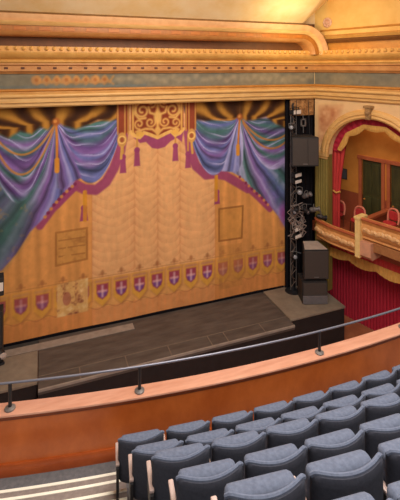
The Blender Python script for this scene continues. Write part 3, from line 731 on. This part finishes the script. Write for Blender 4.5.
# ------------------------------------------------------------------ side of the stage: masking, hung and stacked speakers, lighting boom
bm = B(); drape(bm, lambda v: 8.07, lambda v: 8.32, .0, 6.9, .02, 8, 4, -.12, Matrix()); o = tag(obj('masking_leg', bm, BLACKC, smooth=True), 'narrow black masking cloth down the curtain edge by the lighting boom', 'masking cloth')
bm = B(); drape(bm, lambda v: 8.28, lambda v: 9.19, .0, 6.74, .03, 18, 4, -.16, Matrix()); o = tag(obj('black_drape', bm, BLACKC, smooth=True), 'wide black drape filling the gap behind hung speaker and boom', 'drape')
bm = B(); drape(bm, lambda v: -2.4, lambda v: -1.22, .0, 6.9, .03, 18, 4, -.1, Matrix()); o = tag(obj('masking_leg', bm, BLACKC, smooth=True), 'black masking cloth at far left edge of the painted curtain', 'masking cloth')
bm = B(); box(bm, (8.0,.45,-.1), (12,.6,7.2)); struct(obj('wall_backstage', bm, BLACKC))
# gilt bracket of scroll work high in the corner
bm = B(); box(bm, (8.2,-.26,6.14), (9.18,-.2,6.74), .02)
for k in range(4):
    for j in range(3):
        c = Vector((8.34+.23*k, -.28, 6.24+.2*j)); pts = [c+Vector((.075*(1-i/9)*math.cos(i*.9), 0, .075*(1-i/9)*math.sin(i*.9))) for i in range(9)]; tube(bm, pts, .022, 5)
struct(obj('trim_corner_scrolls', bm, mat('scroll_gilt', (120,78,44), .5, rgb2=(190,138,84), scale=9), smooth=True))

def parallel(name, label, cat, loc, rz=0): return thing(name, label, cat, loc, rz)
# floodlight with pale front
def flood(label, loc, rz, w=.34, h=.14, name='floodlight'):
    t = thing(name, label, 'floodlight', loc, rz)
    bm = B(); box(bm, (-w/2,-.02,-h/2), (w/2,.16,h/2), .02); obj('housing', bm, BLACK, t)
    bm = B(); box(bm, (-w/2+.012,-.035,-h/2+.012), (w/2-.012,-.018,h/2-.012), .005); obj('front_panel', bm, WHITE, t)
    bm = B(); tube(bm, [(-w/2-.02,.07,-.02),(-w/2-.02,.1,h/2+.06),(w/2+.02,.1,h/2+.06),(w/2+.02,.07,-.02)], .012, 6); obj('yoke', bm, IRON, t)
    return t
f1 = flood('white-fronted floodlight under the gilt scrolls, topmost on the boom', (8.30,-.5,6.30), .35, .42, .16)
f2 = flood('upper pale dimmer pack halfway up the lighting boom', (8.31,-.55,4.12), .35, .36, .14, 'dimmer_pack')
f3 = flood('lower pale dimmer pack on the boom beside the speaker top', (8.31,-.55,2.25), .35, .36, .14, 'dimmer_pack')
f4 = flood('pale panel directly under the upper pale dimmer pack', (8.31,-.55,3.90), .35, .36, .13, 'dimmer_pack'); f5 = flood('bottom pale panel just above the boom foot clamp, under the lower dimmer pack', (8.31,-.55,2.0), .35, .36, .13, 'dimmer_pack')
for f in (f2,f3,f4,f5): f['category'] = 'dimmer pack'
# boom
t = thing('lighting_boom', 'tall black lighting boom pipe between painted curtain and speakers', 'lighting boom', (8.22,-.38,0))
bm = B(); tube(bm, [(0,0,0),(0,0,6.6)], .03, 10); obj('pipe', bm, IRON, t)
bm = B(); lathe(bm, [(0,0),(.28,0),(.28,.03),(.06,.06),(.05,.2),(0,.2)], 18); obj('base_plate', bm, IRON, t)
for z, x in ((3.45,.4),(3.05,.62),(2.75,.8),(4.45,.2),(1.4,.2)):
    bm = B(); tube(bm, [(0,0,z),(x*.5,-.12,z+.02),(x,-.2,z)], .02, 8); ball(bm, (0,0,z), .05); obj('cross_arm', bm, IRON, t)
bm = B(); pts = []
for i in range(120):
    z = .2+i*.05; pts.append((.06*math.sin(i*.5)-.05, -.05+.05*math.cos(i*.37), z))
tube(bm, pts, .022, 5); obj('cable', bm, mat('cable', (54,44,40), .7, rgb2=(90,72,62), scale=9), t)
bm = B(); pts = [(.1+.25*math.sin(i*.9)+.1*math.sin(i*2.3), -.12+.12*math.cos(i*1.3), 2.85+.35*math.sin(i*.63)-.008*i) for i in range(90)]
tube(bm, pts, .016, 5); obj('cable_coil', bm, mat('cable_grey', (110,96,90), .6, rgb2=(150,132,124), scale=14), t)
for x in (-.1, .12):
    bm = B(); tube(bm, [(x,-.02,.1),(x,-.02,6.3)], .016, 6); obj('truss_chord', bm, GREYM, t)
bm = B(); tube(bm, [((-.1,.12)[i%2], -.03, .2+.2*i) for i in range(31)], .012, 5); obj('truss_lacing', bm, mat('truss_brown', (84,64,52), .6, rgb2=(120,98,84), scale=5), t)
def spot(label, loc, rz, tilt, m=None, L=.34, r=.09):
    t = thing('stage_spotlight', label, 'stage light', loc, rz, 'spotlights on the boom')
    R = Matrix.Rotation(tilt, 4, 'X') @ Matrix.Rotation(PI/2, 4, 'X')
    bm = B(); lathe(bm, [(0,-L*.4),(r*.6,-L*.4),(r*.9,-L*.25),(r*.9,L*.2),(r*.7,L*.25),(r*.7,L*.45),(r*.95,L*.5),(r*.95,L*.62),(r*.8,L*.62),(r*.75,L*.52),(0,L*.52)], 14, R); obj('housing', bm, m or BLACK, t, smooth=True)
    bm = B(); lathe(bm, [(0,L*.525),(r*.72,L*.525),(r*.5,L*.56),(0,L*.58)], 14, R); obj('lens', bm, mat('lens_glass', (150,146,150), .15, var=.1), t, smooth=True)
    bm = B(); tube(bm, [(-r*1.15,0,0),(-r*1.15,0,r*1.7),(0,0,r*2),(r*1.15,0,r*1.7),(r*1.15,0,0)], .014, 6); obj('yoke', bm, GREYM, t)
    return t
for lab, x, y, z, rz, tl, m in (
    ('black spotlight on the boom just above and left of the hung speaker', 8.10, -.5, 5.75, -.7, -.3, None),
    ('spotlight with pale rim just below the upper dimmer packs', 8.33, -.6, 3.55, -.5, -.2, GREYM),
    ('black spotlight of the boom cluster nearest the painted curtain', 8.2, -.62, 2.95, -.9, .2, None),
    ('grey spotlight high in the cluster, in front of the black drape', 8.62, -.58, 3.38, .5, -.5, GREYM),
    ('black spotlight in the middle of the boom cluster', 8.5, -.66, 2.95, .2, .3, None),
    ('grey spotlight at the end of the cross arm by the olive pier', 8.84, -.72, 2.92, .9, -.2, GREYM),
    ('black spotlight lowest in the cluster, pointing at the box parapet', 9.08, -.78, 2.66, 1.1, .2, None),
    ('small black spotlight low on the boom under the dimmer packs', 8.18, -.5, 1.3, -.3, -.3, None)):
    spot(lab, (x,y,z), rz, tl, m)
# little square fixture above the hung speaker
t = thing('wall_bracket', 'small grey square bracket hanging above the hung speaker', 'bracket', (8.66,-.38,5.9))
bm = B()
for lo, hi in (((-.11,0,-.14),(-.06,.04,.14)),((.06,0,-.14),(.11,.04,.14)),((-.11,0,.09),(.11,.04,.14)),((-.11,0,-.14),(.11,.04,-.09))): box(bm, lo, hi, .008)
obj('frame', bm, GREYM, t)
for q in ([(0,.02,-.14),(0,.02,-.36)], [(0,.02,.14),(0,.05,.3)]):
    bm = B(); tube(bm, q, .014, 6); obj('hanger', bm, GREYM, t)

def cabinet(name, label, loc, rz, poly, h, mg, top=None, split=False, foot=None):
    """speaker cabinet: plan polygon pushed up; poly[0]-poly[1] is the grille side"""
    t = thing(name, label, 'speaker', loc, rz)
    bm = B(); prism(bm, poly, 'z', 0, h); bmesh.ops.bevel(bm, geom=list(bm.edges), offset=.015, segments=2, affect='EDGES'); obj('cabinet', bm, SPKB, t)
    a, b = Vector(poly[0]), Vector(poly[1]); d = (b-a).normalized(); n = Vector((d.y,-d.x))
    bm = B(); M = Matrix(((d.x,n.x,0,a.x),(d.y,n.y,0,a.y),(0,0,1,0),(0,0,0,1))); Lw = (b-a).length
    if split: box(bm, (.03,0,.04), (Lw*.58,.02,h-.04), .008, M); box(bm, (Lw*.58+.015,0,.04), (Lw-.03,.02,h-.04), .008, M)
    else: box(bm, (.03,0,.04), (Lw-.03,.02,h-.04), .008, M)
    obj('grille', bm, mg, t)
    bm = B(); box(bm, (Lw/2-.08,.018,.07), (Lw/2+.08,.03,.1), .004, M); obj('badge', bm, GREYM, t)
    if top: bm = B(); prism(bm, top, 'z', h, h+.012); obj('top_panel', bm, SPKT, t)
    return t
hung = cabinet('hung_speaker', 'large brown-black speaker hung below the small square bracket', (8.37,-.75,4.53), -.32,
    [(-.46,-.32),(.46,-.32),(.34,.28),(-.34,.28)], .98, SPKG, split=True)
for x in (-.25,.25):
    bm = B(); tube(bm, [(x,0,.98),(x*.8,.05,2.2)], .012, 5); obj('hanging_cable', bm, IRON, hung)
sub = cabinet('subwoofer', 'squat black subwoofer at the bottom of the stack on the platform', (8.55,-1.05,.03), -.33,
    [(-.42,-.3),(.42,-.3),(.42,.32),(-.42,.32)], .74, SPKG)
bm = B(); box(bm, (-.41,-.345,.02), (.41,-.30,.28), .01); obj('lower_panel', bm, mat('sub_grey', (92,86,88), .5, rgb2=(104,98,100)), sub)
for x in (-.3,.3):
    bm = B(); box(bm, (x-.05,-.2,.74), (x+.05,.2,.80), .01); obj('riser', bm, IRON, sub)
top = cabinet('stage_speaker', 'tall black speaker with pale tapered top standing on the subwoofer', (8.6,-1.05,.83), -.33,
    [(-.42,-.3),(.42,-.3),(.27,.42),(-.27,.42)], .98, SPKG, top=[(-.38,-.27),(.38,-.27),(.25,.39),(-.25,.39)])
# far left
t = thing('edge_monitor', 'black speaker with white label hung at the left edge of curtain', 'speaker', (-1.09,-.5,2.02), .1)
bm = B(); box(bm, (-.3,-.2,-.24), (.12,.15,.24), .02); obj('cabinet', bm, SPKB, t); bm = B(); box(bm, (.0,-.215,-.1), (.1,-.198,.12)); obj('label_plate', bm, WHITE, t)
bm = B(); tube(bm, [(-.2,0,.24),(-.22,.3,5)], .014, 6); obj('hanging_cable', bm, IRON, t)
t = thing('edge_speaker', 'black speaker column standing at the left end of the shield border', 'speaker', (-1.14,-.5,0), .0)
bm = B(); box(bm, (-.3,-.2,.0), (.15,.2,1.37), .02); obj('cabinet', bm, SPKB, t); bm = B(); box(bm, (-.25,-.215,.1), (.1,-.198,1.3)); obj('grille', bm, SPKG, t)
t = thing('floor_lamp_head', 'round black floor light with pale lens at the left end of stage', 'stage light', (-1.08,-.75,0.03), .4)
bm = B(); ball(bm, (0,0,.22), .17, 1, 1, 1, 14); obj('housing', bm, BLACK, t, smooth=True)
bm = B(); lathe(bm, [(0,0),(.1,0),(.1,.02),(.05,.04),(0,.05)], 14, Matrix.Translation((.06,-.13,.24)) @ Matrix.Rotation(PI/2+.2, 4, 'X')); obj('lens', bm, mat('lamp_lens', (190,170,160), .3), t, smooth=True)
bm = B(); box(bm, (-.12,-.12,0), (.12,.12,.06), .01); obj('foot', bm, IRON, t)

# ------------------------------------------------------------------ balcony: front, rail, floor, steps
O = (4.2, 13.3)
def pol(R, s):                                           # s = degrees from the middle, + to the right
    a = math.radians(s); return Vector((O[0]+R*math.sin(a), O[1]-R*math.cos(a), 0))
def ringsec(bm, prof, a0, a1, n, mi=0):
    """closed profile (R, z) turned about the house centre"""
    rings = [[bm.verts.new(pol(r, a0+(a1-a0)*i/n)+Vector((0,0,z))) for r, z in prof] for i in range(n+1)]
    m = len(prof)
    for A, Bq in zip(rings, rings[1:]):
        for j in range(m): bm.faces.new((A[j], A[(j+1)%m], Bq[(j+1)%m], Bq[j])).material_index = mi
    bm.faces.new(rings[0]).material_index = mi; bm.faces.new(rings[-1][::-1]).material_index = mi
A0, A1 = -17, 12
FZ = 2.90
bm = B(); ringsec(bm, [(21.02,1.6),(21.18,1.6),(21.2,FZ-.1),(21.2,3.63),(21.02,3.63)], A0, A1, 60); struct(obj('wall_balcony_front', bm, WOODP, smooth=True))
bm = B(); ringsec(bm, [(21.0,3.625),(21.225,3.625),(21.23,3.635),(21.225,3.65),(21.02,3.65),(21.0,3.64)], A0, A1, 60); struct(obj('trim_balcony_cap', bm, WOODC, smooth=True))
bm = B(); ringsec(bm, [(21.19,3.58),(21.21,3.58),(21.222,3.6),(21.222,3.625),(21.19,3.625)], A0, A1, 60); struct(obj('trim_balcony_nosing', bm, mat('nosing_wood', (120,50,18), .4, rgb2=(140,64,26)), smooth=True))
bm = B(); ringsec(bm, [(21.19,FZ),(21.225,FZ),(21.225,FZ+.13),(21.215,FZ+.15),(21.19,FZ+.15)], A0, A1, 60); struct(obj('baseboard_balcony', bm, WOODB, smooth=True))
# hand rail
hr = thing('handrail', 'grey steel handrail running along the curved balcony parapet', 'handrail', pol(21.12,-4)+Vector((0,0,3.65)))
HRI = Matrix.Translation(-(pol(21.12,-4)+Vector((0,0,3.65))))
def under(o, par): o.parent = par; o.matrix_parent_inverse = par.matrix_basis.inverted(); return o
bm = B(); tube(bm, [pol(21.12, A0+(A1-A0)*i/70)+Vector((0,0,3.97)) for i in range(71)], .015, 10); under(obj('rail', bm, STEEL, smooth=True), hr)
for k, s in enumerate((-16.8,-12.5,-8.2,-1.0,3.45,7.9)):
    p = pol(21.12, s)
    bm = B(); tube(bm, [p+Vector((0,0,3.655)), p+Vector((0,0,3.96))], .022, 8); po = under(obj('post', bm, IRON, smooth=True), hr)
    bm = B(); lathe(bm, [(0,3.65),(.065,3.65),(.065,3.665),(.03,3.68),(0,3.685)], 14, Matrix.Translation(p)); under(obj('flange', bm, GREYM, smooth=True), hr); kf = bpy.data.objects[-1] if False else None
# floors: terraces for the rows
ROWR = [21.83, 22.42, 23.0, 23.58, 24.28, 24.92, 25.54]; TOPD = [4.215, 3.845, 3.41, 3.055, 2.53, 2.08, 1.64]
PITCH = [.553, .550, .545, .545, .562, .555, .55]; S0 = [-3.43, -3.39, -3.33, -3.29, -3.22, -3.16, -3.15]
FLO = [CZ-d-.86 for d in TOPD]
ASL = -3.5/22.4*180/PI
bm = B(); ringsec(bm, [(21.15,FZ-.25),(22.12,FZ-.25),(22.12,FZ),(21.15,FZ)], A0, A1, 60); struct(obj('floor_balcony', bm, CARPET))
for i in range(1, 7):
    r0 = ROWR[i]-.32; r1 = ROWR[i]+.32 if i == 6 else ROWR[i+1]-.32
    bm = B(); ringsec(bm, [(r0,FZ-.3),(r1,FZ-.3),(r1,FLO[i]),(r0,FLO[i])], ASL+.3, A1, 40); struct(obj('floor_terrace', bm, CARPET))
# aisle steps with white nosing strips
bm = B(); bn = B(); R, z = 21.40, FZ-.085
for i in range(9):
    z += .10 if i else .1; ringsec(bm, [(R,FZ-.2),(R+.33,FZ-.2),(R+.33,z),(R,z)], A0, ASL+.25, 30)
    for q in (0, .10): ringsec(bn, [(R+q-.004,z-.012),(R+q+.03,z-.012),(R+q+.03,z+.006),(R+q-.004,z+.006)], A0, ASL+.25, 30)
    R += .33
struct(obj('floor_aisle_steps', bm, TREAD)); struct(obj('trim_step_nosing', bn, NOSE))

# ------------------------------------------------------------------ theatre seats
def make_seat(label):
    t = thing('theatre_seat', label, 'theatre seat', group='blue-grey balcony seats')
    bm = B(); pad(bm, .52, .47, .07, .39, .085, .045, .06, 18, 12, .03, tops=.0); obj('backrest', bm, FABB, t, smooth=True)
    bm = B()
    # pale rim on the back's top edge, top light put into its colour
    pts = []
    for i in range(25):
        u = -1+2*i/24; x = u*.255; e = max(0, abs(x)-.215); cut = .045-math.sqrt(max(0, .045**2-e*e)) if e < .045 else .045
        pts.append((x, .06-.085*(1-u*u), .855-cut))
    tube(bm, pts, .016, 8); obj('lit_rim', bm, FABT, t, smooth=True)
    bm = B(); pad(bm, .47, .365, .14, .42, .0, .045, .14, 18, 12, .045); obj('seat', bm, FABT, t, smooth=True)
    bm = B(); box(bm, (-.288,.0,.585), (-.246,.29,.615), .01); obj('armrest', bm, ARM, t)
    bm = B()
    prism(bm, [(-.02,.585),(.24,.585),(.22,.42),(.12,.3),(.10,.04),(.2,.0),(-.08,.0),(-.04,.04),(-.02,.3)], 'x', -.282, -.252); obj('standard', bm, IRON, t)
    return t
ORD = ['aisle seat', 'second seat from the aisle', 'third seat from the aisle', 'fourth seat from the aisle', 'fifth seat from the aisle', 'sixth seat from the aisle', 'seventh seat from the aisle', 'eighth seat from the aisle', 'ninth seat from the aisle']
ROWN = ['front row along the parapet', 'second row from the parapet', 'third row from the parapet', 'fourth row from the parapet', 'fifth row from the parapet', 'sixth row from the parapet', 'seventh row']
proto = None
COUNT = [8, 7, 6, 5, 4, 3, 0]
for r in range(7):
    for k in range(COUNT[r]):
        s = S0[r]+PITCH[r]*(k+.5); a = s/ROWR[r]
        lab = f'blue-grey folding theatre seat, {ORD[k]} in the {ROWN[r]}'
        o = make_seat(lab) if proto is None else copy_tree(proto); proto = proto or o
        p = pol(ROWR[r], math.degrees(a)); o.location = (p.x, p.y, FLO[r]); o.rotation_euler = (0,0,a); o['label'] = lab

# ------------------------------------------------------------------ light
w = bpy.data.worlds.new('World'); SC.world = w; w.use_nodes = True
bg = w.node_tree.nodes['Background']; bg.inputs['Color'].default_value = (1.0,.95,.91,1); bg.inputs['Strength'].default_value = .55
def area(name, loc, to, size, power, rgb, sy=None):
    l = bpy.data.lights.new(name, 'AREA'); l.energy = power; l.color = rgb; l.size = size
    if sy: l.shape = 'RECTANGLE'; l.size_y = sy
    o = bpy.data.objects.new(name, l); COL.objects.link(o); o.location = loc
    o.rotation_euler = (Vector(to)-Vector(loc)).to_track_quat('-Z','Y').to_euler(); return o
area('overhead_fill', (3.5,-7.5,11.2), (3.6,-7.0,0), 5, 1000, (1,.95,.9))  # unseen broad lamp added for general light from above
area('front_light', (2.5,-12,10.6), (3.6,0,3.2), 3, 620, (1,.93,.86))
area('box_fill', W(2.0,.9,6.8), W(2.0,.9,2), 1.2, 26, (1,.8,.55))  # unseen lamp added to keep the box interior from going dark
area('ceiling_fill', (3,-6,10.1), (3,-3.2,12), 3, 160, (1,.88,.66))  # unseen upward lamp added to brighten the dull ceiling
area('cove_light', (7.2,-2.6,8.6), (8.6,-.9,10.4), .8, 70, (1,.86,.5))

# ------------------------------------------------------------------ camera
cam = bpy.data.cameras.new('camera'); co = bpy.data.objects.new('camera', cam); COL.objects.link(co)
cam.sensor_fit = 'HORIZONTAL'; cam.sensor_width = 36; cam.lens = 36*FPX/400; cam.shift_y = -(250-67)/400
cam.clip_start = .05; cam.clip_end = 200
co.location = (0,-D,CZ); co.rotation_euler = (PI/2, 0, -TH)
SC.camera = co
SC.view_settings.view_transform = 'Standard'; SC.view_settings.look = 'None'; SC.view_settings.gamma = 1; SC.view_settings.use_curve_mapping = False
SC.view_settings.exposure = -0.45
